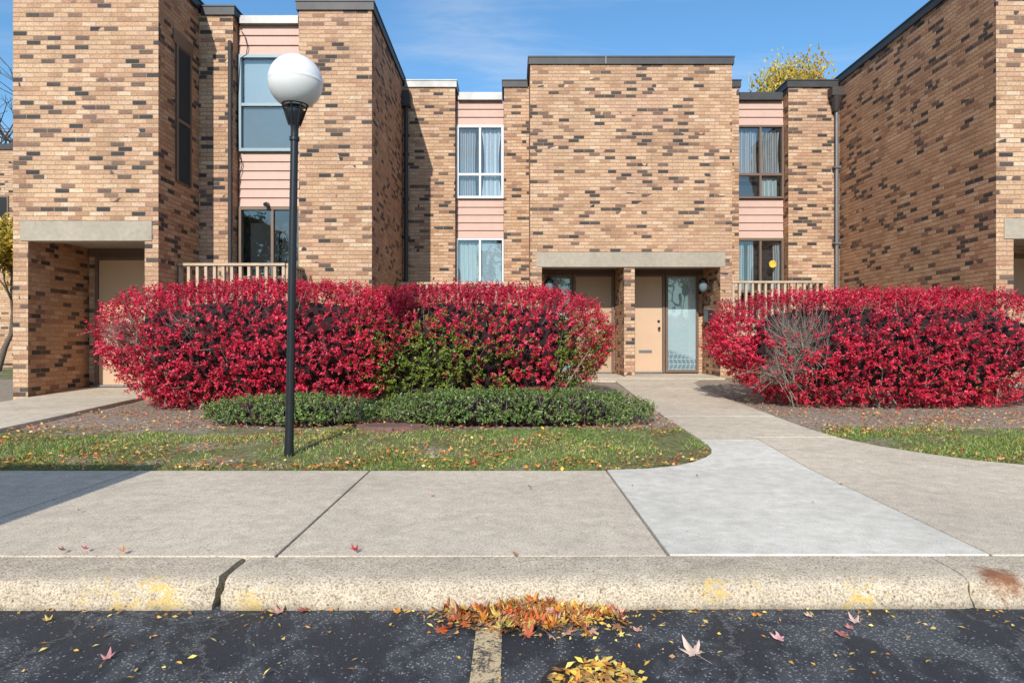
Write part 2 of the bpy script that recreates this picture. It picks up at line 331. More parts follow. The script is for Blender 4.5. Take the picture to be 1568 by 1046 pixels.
def kerb_piece(mb,x0,x1):
    n=max(2,int((x1-x0)/.025)); xx=np.linspace(x0+.006,x1-.006,n)
    prof=np.array([(2.925,-.03),(2.930,.03),(2.936,.068),(2.950,.094),(2.978,.112),(3.02,.119),(3.10,.122),(3.18,.122),(3.268,.122),(3.274,.02)])
    A=np.array([[x,py,pz] for x in xx for py,pz in prof]); k=len(prof)
    q=A.copy(); q[:,1]*=3; nn=sn(q,14,5)+.6*sn(q,45,6)+.4*sn(q,90,7); edge=np.tile(np.array([.3,.7,1.4,1.9,1.4,.7,.4,.3,.3,0]),n)
    endd=np.minimum(A[:,0]-x0,x1-A[:,0]); chip=np.clip(1-endd/.08,0,1)*edge*.016*(1+nn)
    spall=np.clip(sn(q,6,12)-.55,0,1)*edge*.02
    A[:,1]+=nn*.0045*edge+chip+spall; A[:,2]-=np.abs(nn)*.0035*edge+chip*.8+spall*.6
    A[:,1]+=.01*np.sin(A[:,0]*.8)
    for i in range(n-1):
        for j in range(k-1):
            mb.quad([A[i*k+j],A[(i+1)*k+j],A[(i+1)*k+j+1],A[i*k+j+1]],KERB)
    mb.quad([A[j] for j in range(k)][::-1],KERB); mb.quad([A[(n-1)*k+j] for j in range(k)],KERB)
b=MB(); J=[-14,-9,-5.2,-1.27,2.0,6,10,14]
for a,c in zip(J[:-1],J[1:]): kerb_piece(b,a+(.012 if a==-1.27 else -.003),c-(.012 if c==-1.27 else -.003))
b.build('kerb',smooth=True)
def slab(bm_pts,mat,name,parent,dz=0,th=.12):
    bm=bmesh.new(); vs=[bm.verts.new((x,y,0)) for x,y in bm_pts]; bm.faces.new(vs)
    for yy in (5.46,13.51): bmesh.ops.bisect_plane(bm,geom=bm.verts[:]+bm.edges[:]+bm.faces[:],plane_co=(0,yy,0),plane_no=(0,1,0))
    for v in bm.verts: v.co.z=float(gz(v.co.y))+dz
    bmesh.ops.recalc_face_normals(bm,faces=bm.faces)
    if bm.faces[:][0].normal.z<0: bmesh.ops.reverse_faces(bm,faces=bm.faces)
    r=bmesh.ops.extrude_face_region(bm,geom=bm.faces[:])
    for v in [e for e in r['geom'] if isinstance(e,bmesh.types.BMVert)]: v.co.z-=th
    bmesh.ops.recalc_face_normals(bm,faces=bm.faces)
    me=bpy.data.meshes.new(name); bm.to_mesh(me); bm.free(); me.materials.append(mat)
    ob=bpy.data.objects.new(name,me); link(ob,parent)
    bv=ob.modifiers.new('b','BEVEL'); bv.width=.006; bv.segments=2; bv.limit_method='ANGLE'; bv.angle_limit=R(40); return ob
sw=empty('sidewalk'); g_=.007
X0=[-14,-10.6,-8.7,-6.8,-4.9,-3.0,-1.135,.755]
for i,(a,c) in enumerate(zip(X0[:-1],X0[1:])): slab([(a+g_,3.285),(c-g_,3.285),(c-g_,5.45),(a+g_,5.45)],CONC,'slab_%d'%i,sw)
slab([(.76,3.285),(2.30,3.285),(2.44,6.74),(1.87,6.74),(1.865,6.5),(1.84,6.3),(1.78,6.1),(1.68,5.93),(1.52,5.74),(1.34,5.60),(1.1,5.5),(.76,5.45)],CONCN,'new_slab',sw,.008)
slab([(2.312,3.285),(6.0,3.285),(6.0,5.46),(5.1,5.48),(4.6,5.53),(4.25,5.63),(3.95,5.82),(3.68,6.12),(3.46,6.46),(3.32,6.8),(3.30,6.9),(2.458,6.9),(2.452,6.75)],CONC,'flared_slab',sw,.006)
slab([(6.012,3.285),(14,3.285),(14,5.45),(6.012,5.45)],CONC,'slab_end',sw)
pt=empty('front_path')
slab([(1.872,6.75),(2.44,6.752),(2.446,6.912),(3.295,6.912),(3.22,7.4),(3.2,8.3),(1.85,8.3)],CONCP,'path_slab_1',pt,.008)
slab([(1.85,8.312),(3.2,8.312),(3.18,9.9),(1.87,9.9)],CONCP,'path_slab_2',pt,.010)
slab([(1.87,9.912),(3.18,9.912),(3.17,11.4),(1.9,11.4)],CONCP,'path_slab_3',pt,.008)
slab([(1.9,11.412),(3.17,11.412),(3.3,12.4),(3.55,12.9),(3.55,13.1),(1.0,13.1),(1.0,12.9),(1.93,12.7)],CONCP,'path_slab_4',pt,.010)
slab([(.62,13.112),(4.1,13.112),(4.1,14.69),(.62,14.69)],CONCP,'porch_slab',pt,.02)
sp=empty('side_path')
for i,(a,c) in enumerate(((5.46,7.0),(7.0,8.5),(8.5,10.0),(10.0,11.34))): slab([(-7.08,a+.006),(-5.45,a+.006),(-5.42,c-.006),(-7.08,c-.006)],CONCP,'path_slab_%d'%i,sp,.035)
sp=empty('side_path')
for i,(a,c) in enumerate(((5.46,7.0),(7.0,8.5),(8.5,9.8),(9.8,11.1))): slab([(7.75,a+.006),(9.2,a+.006),(9.2,c-.006),(7.75,c-.006)],CONCP,'path_slab_%d'%i,sp,.035)

# ------------------------------------------------------------------ building
bd=empty('brick_townhouse'); w_=MB(); TOP=6.65; T2=6.57
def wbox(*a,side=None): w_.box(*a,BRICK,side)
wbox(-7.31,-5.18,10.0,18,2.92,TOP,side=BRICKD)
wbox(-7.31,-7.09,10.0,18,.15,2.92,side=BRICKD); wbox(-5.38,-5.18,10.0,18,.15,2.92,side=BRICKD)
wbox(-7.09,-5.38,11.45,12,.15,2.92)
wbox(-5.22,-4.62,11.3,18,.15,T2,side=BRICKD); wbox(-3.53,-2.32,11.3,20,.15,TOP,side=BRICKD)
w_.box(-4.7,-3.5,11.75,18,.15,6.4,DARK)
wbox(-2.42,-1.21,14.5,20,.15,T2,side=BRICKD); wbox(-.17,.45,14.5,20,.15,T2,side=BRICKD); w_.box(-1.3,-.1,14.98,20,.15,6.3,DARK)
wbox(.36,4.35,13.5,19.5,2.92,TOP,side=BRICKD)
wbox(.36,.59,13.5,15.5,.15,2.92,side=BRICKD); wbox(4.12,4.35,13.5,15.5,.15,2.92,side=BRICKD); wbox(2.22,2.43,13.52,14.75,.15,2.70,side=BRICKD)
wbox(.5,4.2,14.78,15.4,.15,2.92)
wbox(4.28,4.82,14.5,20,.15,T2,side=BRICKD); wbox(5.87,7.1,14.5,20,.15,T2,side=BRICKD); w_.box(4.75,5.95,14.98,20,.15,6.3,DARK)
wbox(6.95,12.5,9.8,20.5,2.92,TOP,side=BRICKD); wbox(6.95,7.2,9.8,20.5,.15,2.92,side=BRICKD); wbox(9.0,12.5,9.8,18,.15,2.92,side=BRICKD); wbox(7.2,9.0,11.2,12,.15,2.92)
w_.build('brick_walls',bd)
b=MB()
b.box(-5.19,-5.165,10.50,10.99,3.62,5.72,FRB); b.box(-5.17,-5.150,10.50,10.55,3.62,5.72,FRB); b.box(-5.17,-5.150,10.94,10.99,3.62,5.72,FRB); b.box(-5.17,-5.150,10.55,10.94,4.55,4.60,FRB)
b.box(-5.17,-5.158,10.55,10.94,3.64,4.55,DARK); b.box(-5.17,-5.158,10.55,10.94,4.60,5.70,DARK); b.box(-5.19,-5.16,10.42,11.06,5.73,5.93,FRB)
b.build('side_slot_window',bd)
b=MB()
b.box(-7.2,-5.27,9.985,10.22,2.62,2.915,LINT); b.box(-7.085,-5.385,10.22,11.45,2.70,2.90,LINT)
b.box(.485,4.215,13.485,13.72,2.62,2.915,LINT); b.box(.595,4.115,13.72,14.78,2.705,2.90,LINT)
b.box(7.06,9.1,9.785,10.0,2.62,2.915,LINT); b.box(7.205,8.995,10.0,11.2,2.70,2.90,LINT)
b.build('concrete_lintels',bd,bevel=.006)
b=MB()
def cap(x0,x1,y0,y1,z,m=CAP,h=.15,o=.035):
    b.box(x0-o,x1+o,y0-o,y1+o,z-.03,z+h-.03,m); b.box(x0-o-.012,x1+o+.012,y0-o-.012,y1+o+.012,z+h-.05,z+h-.024,m)
cap(-7.31,-5.18,10.0,18,TOP+.001); cap(-5.10,-4.62,11.3,18,T2); cap(-3.53,-2.32,11.3,20,TOP+.002)
cap(-2.24,-1.21,14.5,20,T2,CAPG); cap(-.17,.30,14.5,20,T2); cap(.36,4.35,13.5,19.5,TOP); cap(4.42,4.82,14.5,20,T2); cap(5.87,6.88,14.5,20,T2); cap(6.95,12.5,9.8,20.5,TOP+.003)
b.box(-4.57,-3.58,11.42,18,6.47,6.60,CAPG); b.box(-1.16,-.22,14.66,20,6.34,6.50,CAPG); b.box(4.87,5.82,14.66,20,6.34,6.50,CAP)
b.box(1.844,1.856,13.445,13.46,TOP-.03,TOP+.12,CAPG)
b.build('roof_flashing',bd)
def siding(mb,x0,x1,yf,z0,z1):
    n=max(1,round((z1-z0)/.165)); h=(z1-z0)/n
    for i in range(n):
        a=z0+i*h; c=a+h
        mb.quad([(x0,yf-.03,a),(x1,yf-.03,a),(x1,yf-.002,c),(x0,yf-.002,c)],SID); mb.quad([(x0,yf,a),(x1,yf,a),(x1,yf-.03,a),(x0,yf-.03,a)],SID)
    mb.box(x0,x1,yf+.002,yf+.06,z0,z1,SID)
sd=MB()
def window(nm,x0,x1,yf,z0,z1,fm,vert=None,horiz=None,back=None,fw=.05):
    e=MB()
    e.box(x0,x0+fw,yf-.04,yf+.05,z0,z1,fm); e.box(x1-fw,x1,yf-.04,yf+.05,z0,z1,fm)
    e.box(x0+fw,x1-fw,yf-.04,yf+.05,z1-fw,z1,fm); e.box(x0+fw,x1-fw,yf-.055,yf+.05,z0,z0+fw,fm)
    if horiz: e.box(x0+fw,x1-fw,yf-.03,yf+.04,horiz-.025,horiz+.025,fm)
    if vert:
        for vx in vert:
            if horiz: e.box(vx-.022,vx+.022,yf-.032,yf+.042,z0+fw,horiz-.025,fm); e.box(vx-.022,vx+.022,yf-.032,yf+.042,horiz+.025,z1-fw,fm)
            else: e.box(vx-.022,vx+.022,yf-.032,yf+.042,z0+fw,z1-fw,fm)
    e.quad([(x0+fw,yf+.01,z0+fw),(x1-fw,yf+.01,z0+fw),(x1-fw,yf+.01,z1-fw),(x0+fw,yf+.01,z1-fw)],GLASS)
    def cur(a,b_,za,zb,m,sway=0):
        n=max(4,int((b_-a)/.012)); xx=np.linspace(a,b_,n); yy=yf+.10+.014*np.sin(xx*70)+.008*np.sin(xx*31+1); mid_=(a+b_)/2
        if m in (SHADE,SCREEN): yy=np.full(n,yf+.07 if m==SHADE else yf+.035)
        def xf(x,t): return mid_+(x-mid_)*(1-sway*math.sin(t*math.pi)) if sway else x
        NZ=8 if sway else 1
        for q in range(NZ):
            t0=q/NZ;t1=(q+1)/NZ; zA=za+(zb-za)*t0; zB=za+(zb-za)*t1
            for i in range(n-1): e.quad([(xf(xx[i],t0),yy[i],zA),(xf(xx[i+1],t0),yy[i+1],zA),(xf(xx[i+1],t1),yy[i+1],zB),(xf(xx[i],t1),yy[i],zB)],m)
    for c in (back or []): cur(*c)
    e.build(nm,bd)
A,B_=-4.60,-3.545
siding(sd,A,B_,11.52,5.97,6.47); siding(sd,A,B_,11.52,3.42,4.33)
window('upper_window_l',A,B_,11.5,4.34,5.965,FRBL,None,5.13,[(A+.06,B_-.06,5.13,5.9,SHADE),(A+.06,B_-.06,4.4,5.13,SCREEN)])
window('lower_window_l',A,B_,11.5,2.2,3.41,FRB,[-4.03],None,[])
A,B_=-1.20,-.18
siding(sd,A,B_,14.77,5.82,6.34); siding(sd,A,B_,14.77,3.38,4.22)
window('upper_window_c',A,B_,14.75,4.23,5.81,FRW,[-.69],4.75,[(A+.05,A+.42,4.3,5.75,SHEER,.15),(-.66,B_-.05,4.3,5.75,CURW,.3)])
window('lower_window_c',A,B_,14.75,2.2,3.37,FRW,[-.69],None,[(A+.05,-.70,2.2,3.3,BLIND),(-.68,B_-.05,2.2,3.3,SHADE)],.035)
A,B_=4.83,5.86
siding(sd,A,B_,14.77,5.82,6.34); siding(sd,A,B_,14.77,3.38,4.22)
window('upper_window_r',A,B_,14.75,4.23,5.81,FRB,[5.36],4.75,[(A+.04,A+.50,4.78,5.75,SHEER,.10),(5.36,B_-.05,4.78,5.75,SHEER,.18),(5.40,B_-.1,4.3,4.7,BLIND)],.04)
window('lower_window_r',A,B_,14.75,2.2,3.37,FRB,[5.36],None,[(A+.03,A+.22,2.2,3.3,SHEER),(A+.30,A+.42,2.2,3.3,SHEER),(5.68,B_-.05,2.2,3.3,SHEER)])
sd.build('lap_siding',bd)
def door(nm,x0,x1,yf,z0,z1,m,side='l'):
    e=MB(); e.box(x0,x0+.05,yf-.05,yf+.03,z0,z1,FRB); e.box(x1-.05,x1,yf-.05,yf+.03,z0,z1,FRB); e.box(x0+.05,x1-.05,yf-.05,yf+.03,z1-.05,z1,FRB)
    e.box(x0+.055,x1-.055,yf-.02,yf+.03,z0+.02,z1-.055,m); e.box(x0+.05,x1-.05,yf-.09,yf+.03,z0-.01,z0+.018,CAPG)
    kx=x1-.13 if side=='r' else x0+.13
    e.cyl((kx,yf-.02,z0+.95),(kx,yf-.08,z0+.95),.014,.014,BLACK); e.cyl((kx,yf-.08,z0+.95),(kx,yf-.11,z0+.95),.03,.026,BLACK); e.cyl((kx,yf-.02,z0+1.10),(kx,yf-.04,z0+1.10),.028,.028,BLACK)
    e.box((x0+x1)/2-.14,(x0+x1)/2+.14,yf-.03,yf-.018,z0+.42,z0+.48,PIPE)
    e.build(nm,bd,bevel=.003)
def sidelight(nm,x0,x1,yf,z0,z1,back):
    e=MB(); f=.05
    e.box(x0,x0+f,yf-.04,yf+.03,z0,z1,FRB); e.box(x1-f,x1,yf-.04,yf+.03,z0,z1,FRB); e.box(x0+f,x1-f,yf-.04,yf+.03,z1-f,z1,FRB); e.box(x0+f,x1-f,yf-.04,yf+.03,z0,z0+f,FRB)
    e.quad([(x0+f,yf-.01,z0+f),(x1-f,yf-.01,z0+f),(x1-f,yf-.01,z1-f),(x0+f,yf-.01,z1-f)],GLASS)
    e.quad([(x0+f,yf+.02,z0+f),(x1-f,yf+.02,z0+f),(x1-f,yf+.02,z1-f),(x0+f,yf+.02,z1-f)],back); e.build(nm,bd)
m=M('etched_glass_mat'); v=m.coord(); x,y,z=m.sep(v)
lat=m.math('MINIMUM',m.math('PINGPONG',m.math('ADD',x,m.math('MULTIPLY',m.math('PINGPONG',z,.11),.4)),.045),m.math('PINGPONG',z,.055))
low=m.math('SUBTRACT',1.0,m.sstep(m.math('ADD',z,m.math('MULTIPLY',x,.35)),2.1,2.2))
c=m.mix(m.math('MULTIPLY',m.math('LESS_THAN',lat,.009),m.math('ADD',.3,m.math('MULTIPLY',low,.5))),m.mix(low,(.55,.68,.72),(.24,.35,.40)),(.66,.75,.77)); m.set(Base_Color=c,Roughness=.3); ETCH=m.m
door('door_c1',1.32,2.20,14.74,.485,2.60,DOORB,'r'); sidelight('sidelight_c1',.80,1.30,14.74,.485,2.60,SHADE)
door('door_c2',2.46,3.29,14.74,.485,2.60,DOORT,'r'); sidelight('sidelight_c2',3.31,4.02,14.74,.485,2.60,ETCH)
door('door_l',-6.95,-6.05,11.42,.41,2.56,DOORT,'l'); sidelight('sidelight_l',-6.03,-5.42,11.42,.41,2.56,SHADE)
door('door_r',7.9,8.75,11.17,.41,2.56,DOORB,'l'); sidelight('sidelight_r',7.3,7.88,11.17,.41,2.56,SHADE)
b=MB(); b.box(.6,4.1,14.735,14.775,2.601,2.70,FRB); b.box(-7.08,-5.39,11.40,11.445,2.561,2.695,FRB); b.build('door_head_panels',bd)
b=MB()
b.cyl((-2.235,14.42,.4),(-2.235,14.42,6.1),.045,.045,PIPED,8); b.box(-2.31,-2.14,14.32,14.49,6.1,6.42,PIPED)
b.cyl((6.86,14.42,.4),(6.86,14.42,6.05),.04,.04,PIPE,10); b.cyl((6.84,14.40,6.0),(6.84,14.38,6.3),.05,.13,PIPED,10); b.box(6.70,6.94,14.27,14.49,6.3,6.48,PIPED)
b.cyl((-4.655,11.26,.4),(-4.655,11.26,6.1),.032,.032,PIPED,8)
for z in (1.6,3.2,4.8): b.box(6.79,6.93,14.36,14.5,z,z+.04,PIPE)
b.build('downspouts',bd)
b=MB()
def lantern(x,y,z,wx):
    b.cyl((wx,y,z+.02),(x,y,z+.10),.012,.012,BLACK,8); b.cyl((x,y,z+.12),(x,y,z+.18),.085,.03,BLACK,14); b.cyl((x,y,z+.08),(x,y,z+.12),.09,.09,BLACK,14)
    b.lathe([(0.0,z-.10),(.045,z-.09),(.075,z-.05),(.085,z),(.075,z+.06),(.06,z+.08)],SCREEN,14,(x,y)); b.cyl((wx,y,z-.07),(wx,y,z+.07),.03,.03,BLACK,8)
lantern(.76,14.0,2.27,.60); lantern(3.92,14.0,2.27,4.11); b.build('porch_lanterns',bd)
b=MB(); b.box(4.02,4.118,14.0,14.28,1.55,1.80,BLACK); b.box(4.005,4.12,13.99,14.29,1.80,1.82,PIPE); b.build('wall_mailbox',bd,bevel=.004)
b=MB()
b.cyl((-4.1,11.5,3.46),(-4.1,11.4,3.46),.02,.02,BLACK,8); b.cyl((-4.1,11.42,3.44),(-4.1,11.34,3.425),.035,.035,BLACK,10)
pts=[(-4.55,11.47,6.36),(-4.49,11.46,6.28),(-4.44,11.46,6.10),(-4.46,11.46,5.96),(-4.56,11.46,5.9),(-4.60,11.45,5.2),(-4.59,11.45,4.35),(-4.53,11.46,4.12),(-4.58,11.46,3.9),(-4.6,11.46,3.6)]
for p,q in zip(pts[:-1],pts[1:]): b.cyl(p,q,.007,.007,BLACK,5)
b.build('wall_cables',bd)
def railing(nm,segs,top,low,deck=None):
    e=MB()
    for (xa,ya),(xb,yb) in segs:
        p=Vector((xa,ya,0));q=Vector((xb,yb,0));L=(q-p).length;u=(q-p).normalized();n=Vector((-u.y,u.x,0))
        def ob(a0,a1,z0,z1,t):
            c=[p+u*a0-n*t,p+u*a1-n*t,p+u*a1+n*t,p+u*a0+n*t]
            vs=[(k.x,k.y,z0) for k in c]+[(k.x,k.y,z1) for k in c]
            for qd in ((0,1,5,4),(1,2,6,5),(2,3,7,6),(3,0,4,7),(4,5,6,7),(3,2,1,0)): e.quad([vs[i] for i in qd],RAIL)
        ob(-.03,L+.03,top-.04,top,.06); ob(.05,L-.05,low,low+.09,.018)
        k=int(L/.125)
        for i in range(k+1):
            a=i*L/max(k,1); ob(a-.022,a+.022,low-.04,top-.042,.0195+.002*(i%2)+.016)
    if deck: e.box(*deck,RAIL)
    e.build(nm,bd)
railing('balcony_railing_l',[((-5.14,10.6),(-3.54,10.6)),((-3.50,10.62),(-3.50,11.25))],2.36,1.45,(-5.17,-3.48,10.56,11.29,1.2,1.38))
railing('balcony_railing_c',[((-2.2,13.65),(.30,13.65))],2.33,1.45,(-2.31,.35,13.6,14.49,1.2,1.38))
railing('balcony_railing_r',[((4.40,13.6),(6.2,13.6)),((6.24,13.62),(6.24,14.4))],2.35,1.45,(4.36,6.27,13.56,14.49,1.2,1.38))
b=MB(); b.cyl((5.62,14.72,2.82),(5.62,14.715,2.82),.08,.08,simple('suncatcher_mat',(.75,.45,.05),.4,0,30,.5,0),12); b.build('suncatcher',bd)
nb=empty('brick_townhouse'); b=MB(); b.box(-26,-12.8,19,27,.1,6.5,BRICK,BRICKD); b.build('brick_walls',nb)
b=MB(); b.box(-26.04,-12.76,18.96,27.04,6.48,6.64,CAP); b.box(-14.9,-14.0,18.97,19.01,3.4,5.2,FRB); b.box(-14.85,-14.05,18.955,18.97,3.45,5.15,DARK); b.build('roof_and_window',nb)

# ------------------------------------------------------------------ street lamp
lp=empty('street_lamp',(-2.0,6.12,.10)); lp.rotation_euler=(0,R(1.0),0); b=MB()
b.lathe([(.0,0),(.055,0),(.055,.02),(.046,.03),(.040,.12),(.037,.5),(.034,2.75),(.034,2.84),(.044,2.85),(.044,2.88),(.034,2.89),(.034,2.96),(.05,3.0),(.082,3.08),(.088,3.10),(.088,3.115),(.06,3.13),(.06,3.15),(.118,3.165),(.122,3.18),(.118,3.20),(.0,3.2)],BLACK,32); b.build('post',lp,smooth=True)
b=MB()
for i in range(8):
    t=i*math.pi/4; b.cyl((.052*math.cos(t),.052*math.sin(t),2.99),(.115*math.cos(t),.115*math.sin(t),3.17),.008,.008,BLACK,6)
b.build('holder_ribs',lp)
m=M('globe_mat'); z=m.sep(m.coord())[2]; m.set(Base_Color=m.mix(m.sstep(m.math('ADD',z,m.math('MULTIPLY',m.noise(m.coord(),8,3),.02)),3.10,3.45),(.50,.52,.54),(.74,.74,.73)),Roughness=.28,Subsurface_Weight=.2,Subsurface_Radius=(.05,.05,.05)); GL=m.m
b=MB(); r=.238; cz=3.375
b.lathe([(r*math.sin(R(a)),cz-r*math.cos(R(a))) for a in np.linspace(22,88,18)],GL,48); b.lathe([(r*math.sin(R(88)),cz-r*math.cos(R(88))),(r*1.008,cz-.005),(r*1.008,cz+.005),(r*math.sin(R(92)),cz-r*math.cos(R(92)))],GL,48)
b.lathe([(r*math.sin(R(a)),cz-r*math.cos(R(a))) for a in np.linspace(92,180,24)],GL,48); b.build('globe',lp,smooth=True)

# ------------------------------------------------------------------ shrubs
def shrub(name,cx,cy,hx,hy,z0,z1,nsh,seed,cols,lm,L=.040,W_=.023,per=10,shl=.115,n_=3.5,greens=None,bare=None,under=.34,keep=None,core=True,bump=.05,stems=45,pocket=.10):
    rg=np.random.default_rng(seed); par=empty(name); cz=(z0+z1)/2; hz=(z1-z0)/2; H=np.array([hx,hy,hz]); Cn=np.array([cx,cy,cz])
    def shell(dv,k=1.0):
        p=dv/(np.sum(np.abs(dv)**n_,1)**(1/n_))[:,None]
        bmp=1+bump*sn(p*H,2.6,seed)+bump*.6*sn(p*H,7,seed+3)
        t=np.clip(-p[:,2],0,1); sc2=1-under*t**1.3
        q=p*H; q[:,:2]*=sc2[:,None]; q[:,2]=q[:,2]*(1+(bmp-1)*.5); q[:,:2]*=bmp[:,None]
        return q*np.atleast_1d(k)[:,None],p
    dv=rg.normal(size=(nsh,3)); dv=nz(dv); kk=1-.22*rg.random(nsh)**2.0
    _,p0=shell(dv,1.0); pk=sn(p0*H,11,seed+20); kk-=pocket*np.clip(pk-.15,0,1)
    q,p=shell(dv,kk); nrm=nz(np.sign(p)*np.abs(p)**(n_-1)/H)
    pos=q+Cn; k=(pos[:,2]>gz(pos[:,1])+.05)&~((pos[:,1]>cy+.35*hy)&(pos[:,2]<cz+.3*hz)&(rg.random(nsh)<.7))
    k&=~((pk>.45)&(rg.random(nsh)<.5)&(pocket>0))
    if keep is not None: k&=keep(pos)
    if bare:
        for (bx,bz,br,pr) in bare:
            dd=np.hypot(pos[:,0]-bx,(pos[:,2]-bz)); k&=~((dd<br*(1+.3*sn(pos,6,3)))&(pos[:,1]<cy)&(rg.random(nsh)<pr))
    pos=pos[k];nrm=nrm[k];kk=kk[k]; n=len(pos)
    sd_=nz(nrm*1.0+np.array([0,0,.55])+rg.normal(size=(n,3))*.45)
    ln=shl*(.5+rg.random(n)*.9)
    t=(np.arange(per)+.5)/per; PP=pos[:,None]+sd_[:,None]*(ln[:,None]*t[None])[:,:,None]
    e1=nz(np.cross(sd_,np.array([.2,.5,.84]))); e2=np.cross(sd_,e1); ang=(np.arange(per)*2.4)[None]+rg.uniform(0,6.3,(n,1))+rg.normal(size=(n,per))*.3
    out=e1[:,None]*np.cos(ang)[...,None]+e2[:,None]*np.sin(ang)[...,None]
    LD=nz(out*1.0+sd_[:,None]*.65+rg.normal(size=(n,per,3))*.25); LN=nz(sd_[:,None]*.8+np.array([0,-.25,.45])+rg.normal(size=(n,per,3))*.35-out*.1)
    cols=np.array(cols); ci=rg.random((n,1))*.5+rg.random((n,per))*.5; idx=ci*(len(cols)-1); i0=np.floor(idx).astype(int); fr=(idx-i0)[...,None]
    C=cols[i0]*(1-fr)+cols[np.minimum(i0+1,len(cols)-1)]*fr
    clump=1+.28*sn(pos,5,seed+8); C=C*np.clip(clump,.5,1.4)[:,None,None]
    if greens is not None:
        gk=greens(pos)[:,None]; isg=(rg.random((n,1))*.6+rg.random((n,per))*.4)<gk; gc=np.array([.17,.22,.03])*(.35+rg.random((n,per,1))*1.15)
        C=np.where(isg[...,None],gc,C)
    C=C*(.7+.6*rg.random((n,per,1)))
    F=lambda a:a.reshape(-1,3)
    nl=n*per; leaves('leaves',F(PP),F(LD),F(LN),L*(.6+.7*rg.random(nl)),W_*(.7+.6*rg.random(nl)),F(C),lm,par)
    segs=[]
    for i in rg.choice(n,min(n,500),replace=False): segs.append((pos[i]-sd_[i]*.12,pos[i]+sd_[i]*ln[i],.0035,.0015))
    for i in range(stems):
        a=rg.uniform(-.85,.85); p0=np.array([cx+a*hx*.8,cy+rg.uniform(-.5,.3)*hy,0]); p0[2]=float(gz(p0[1]))-.02
        tgt=Cn+np.array([a*hx*1.0+rg.normal()*.15,rg.uniform(-.9,.8)*hy,rg.uniform(-.2,.8)*hz])
        mid=p0*.5+tgt*.5+rg.normal(size=3)*.06-np.array([0,0,.08]); r0=rg.uniform(.007,.016)
        segs.append((p0,mid,r0,r0*.75)); segs.append((mid,tgt,r0*.75,r0*.3))
    if bare:
        for (bx,bz,br,pr) in bare:
            for i in range(int(95*br/.33)):
                y_=cy-hy*.62; p0=np.array([bx+br*.75,y_+.15,bz-br*1.6])+rg.normal(size=3)*np.array([.22,.12,.12])
                tg=np.array([bx+rg.uniform(-1.35,1.1)*br,cy-hy*rg.uniform(.75,1.02),bz+rg.uniform(-.7,1.05)*br])
                md=p0*.45+tg*.55+rg.normal(size=3)*.05; segs.append((p0,md,.0055,.0035)); segs.append((md,tg,.0032,.0015))
                for _ in range(3): segs.append((md,md+(tg-md)*.7+rg.normal(size=3)*.08,.0025,.0012))
    sticks('stems',segs,TWIG,par)
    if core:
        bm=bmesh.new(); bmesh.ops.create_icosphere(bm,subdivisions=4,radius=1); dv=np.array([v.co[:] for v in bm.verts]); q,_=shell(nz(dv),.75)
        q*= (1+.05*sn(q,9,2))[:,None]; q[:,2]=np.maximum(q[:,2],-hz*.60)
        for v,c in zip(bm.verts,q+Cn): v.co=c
        me=bpy.data.meshes.new('dark_core'); bm.to_mesh(me); bm.free(); me.materials.append(COREM); link(bpy.data.objects.new('dark_core',me),par)  # solid near-black core added for the shaded inside, blocks see-through
    return par
RED=[(.20,.006,.020),(.42,.010,.036),(.60,.018,.055),(.70,.035,.085),(.78,.12,.17)]
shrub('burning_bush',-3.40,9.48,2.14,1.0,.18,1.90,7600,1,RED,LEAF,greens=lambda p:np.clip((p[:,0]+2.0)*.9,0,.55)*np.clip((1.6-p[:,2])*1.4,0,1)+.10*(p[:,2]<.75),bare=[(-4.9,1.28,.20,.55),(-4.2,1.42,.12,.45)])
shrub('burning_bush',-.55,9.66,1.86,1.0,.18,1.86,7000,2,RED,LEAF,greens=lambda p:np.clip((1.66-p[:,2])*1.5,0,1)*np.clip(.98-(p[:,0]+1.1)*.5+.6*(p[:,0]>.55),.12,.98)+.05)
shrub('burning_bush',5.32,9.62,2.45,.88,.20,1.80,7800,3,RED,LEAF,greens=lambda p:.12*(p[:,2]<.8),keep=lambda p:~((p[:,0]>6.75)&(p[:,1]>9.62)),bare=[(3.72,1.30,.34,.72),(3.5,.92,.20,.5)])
GRN=[(.04,.08,.018),(.075,.13,.028),(.13,.19,.04),(.21,.23,.07)]
shrub('low_hedge',-2.55,7.95,.92,.42,.10,.48,2600,4,GRN,LEAFG,L=.03,W_=.019,per=7,shl=.07,n_=3,under=.05,bump=.16,stems=4,pocket=0,greens=lambda p:.12+0*p[:,0])
shrub('low_hedge',-.08,8.0,1.50,.48,.10,.54,4200,5,GRN,LEAFG,L=.03,W_=.019,per=7,shl=.07,n_=3,under=.05,bump=.15,stems=4,pocket=0,greens=lambda p:.12+0*p[:,0])

# ------------------------------------------------------------------ grass, fallen leaves
rg=np.random.default_rng(11)
def pathR(y): return np.interp(y,[5.46,5.53,5.63,5.82,6.12,6.46,6.9,7.4,14],[5.2,4.6,4.25,3.95,3.68,3.46,3.30,3.22,3.2])
def pathL(y): return np.interp(y,[5.45,5.5,5.6,5.74,5.93,6.1,6.3,6.74,14],[.76,1.1,1.34,1.52,1.68,1.78,1.84,1.87,1.87])
def onlawn(x,y): 
    p=((x>pathL(y)-.01)&(x<pathR(y)+.02))|((x>-7.12)&(x<-5.40))|((x>7.7)&(x<9.25))
    return ~p
n=190000; x=rg.uniform(-9.5,9.5,n); y=rg.uniform(5.46,8.4,n); pp=np.c_[x,y]
dens=.66+.75*sn(pp,2.2,21)+.5*sn(pp,7,22); lim=7.35+.35*sn(pp,1.7,23)-.15*(x<-3.2)+.25*(x>3)
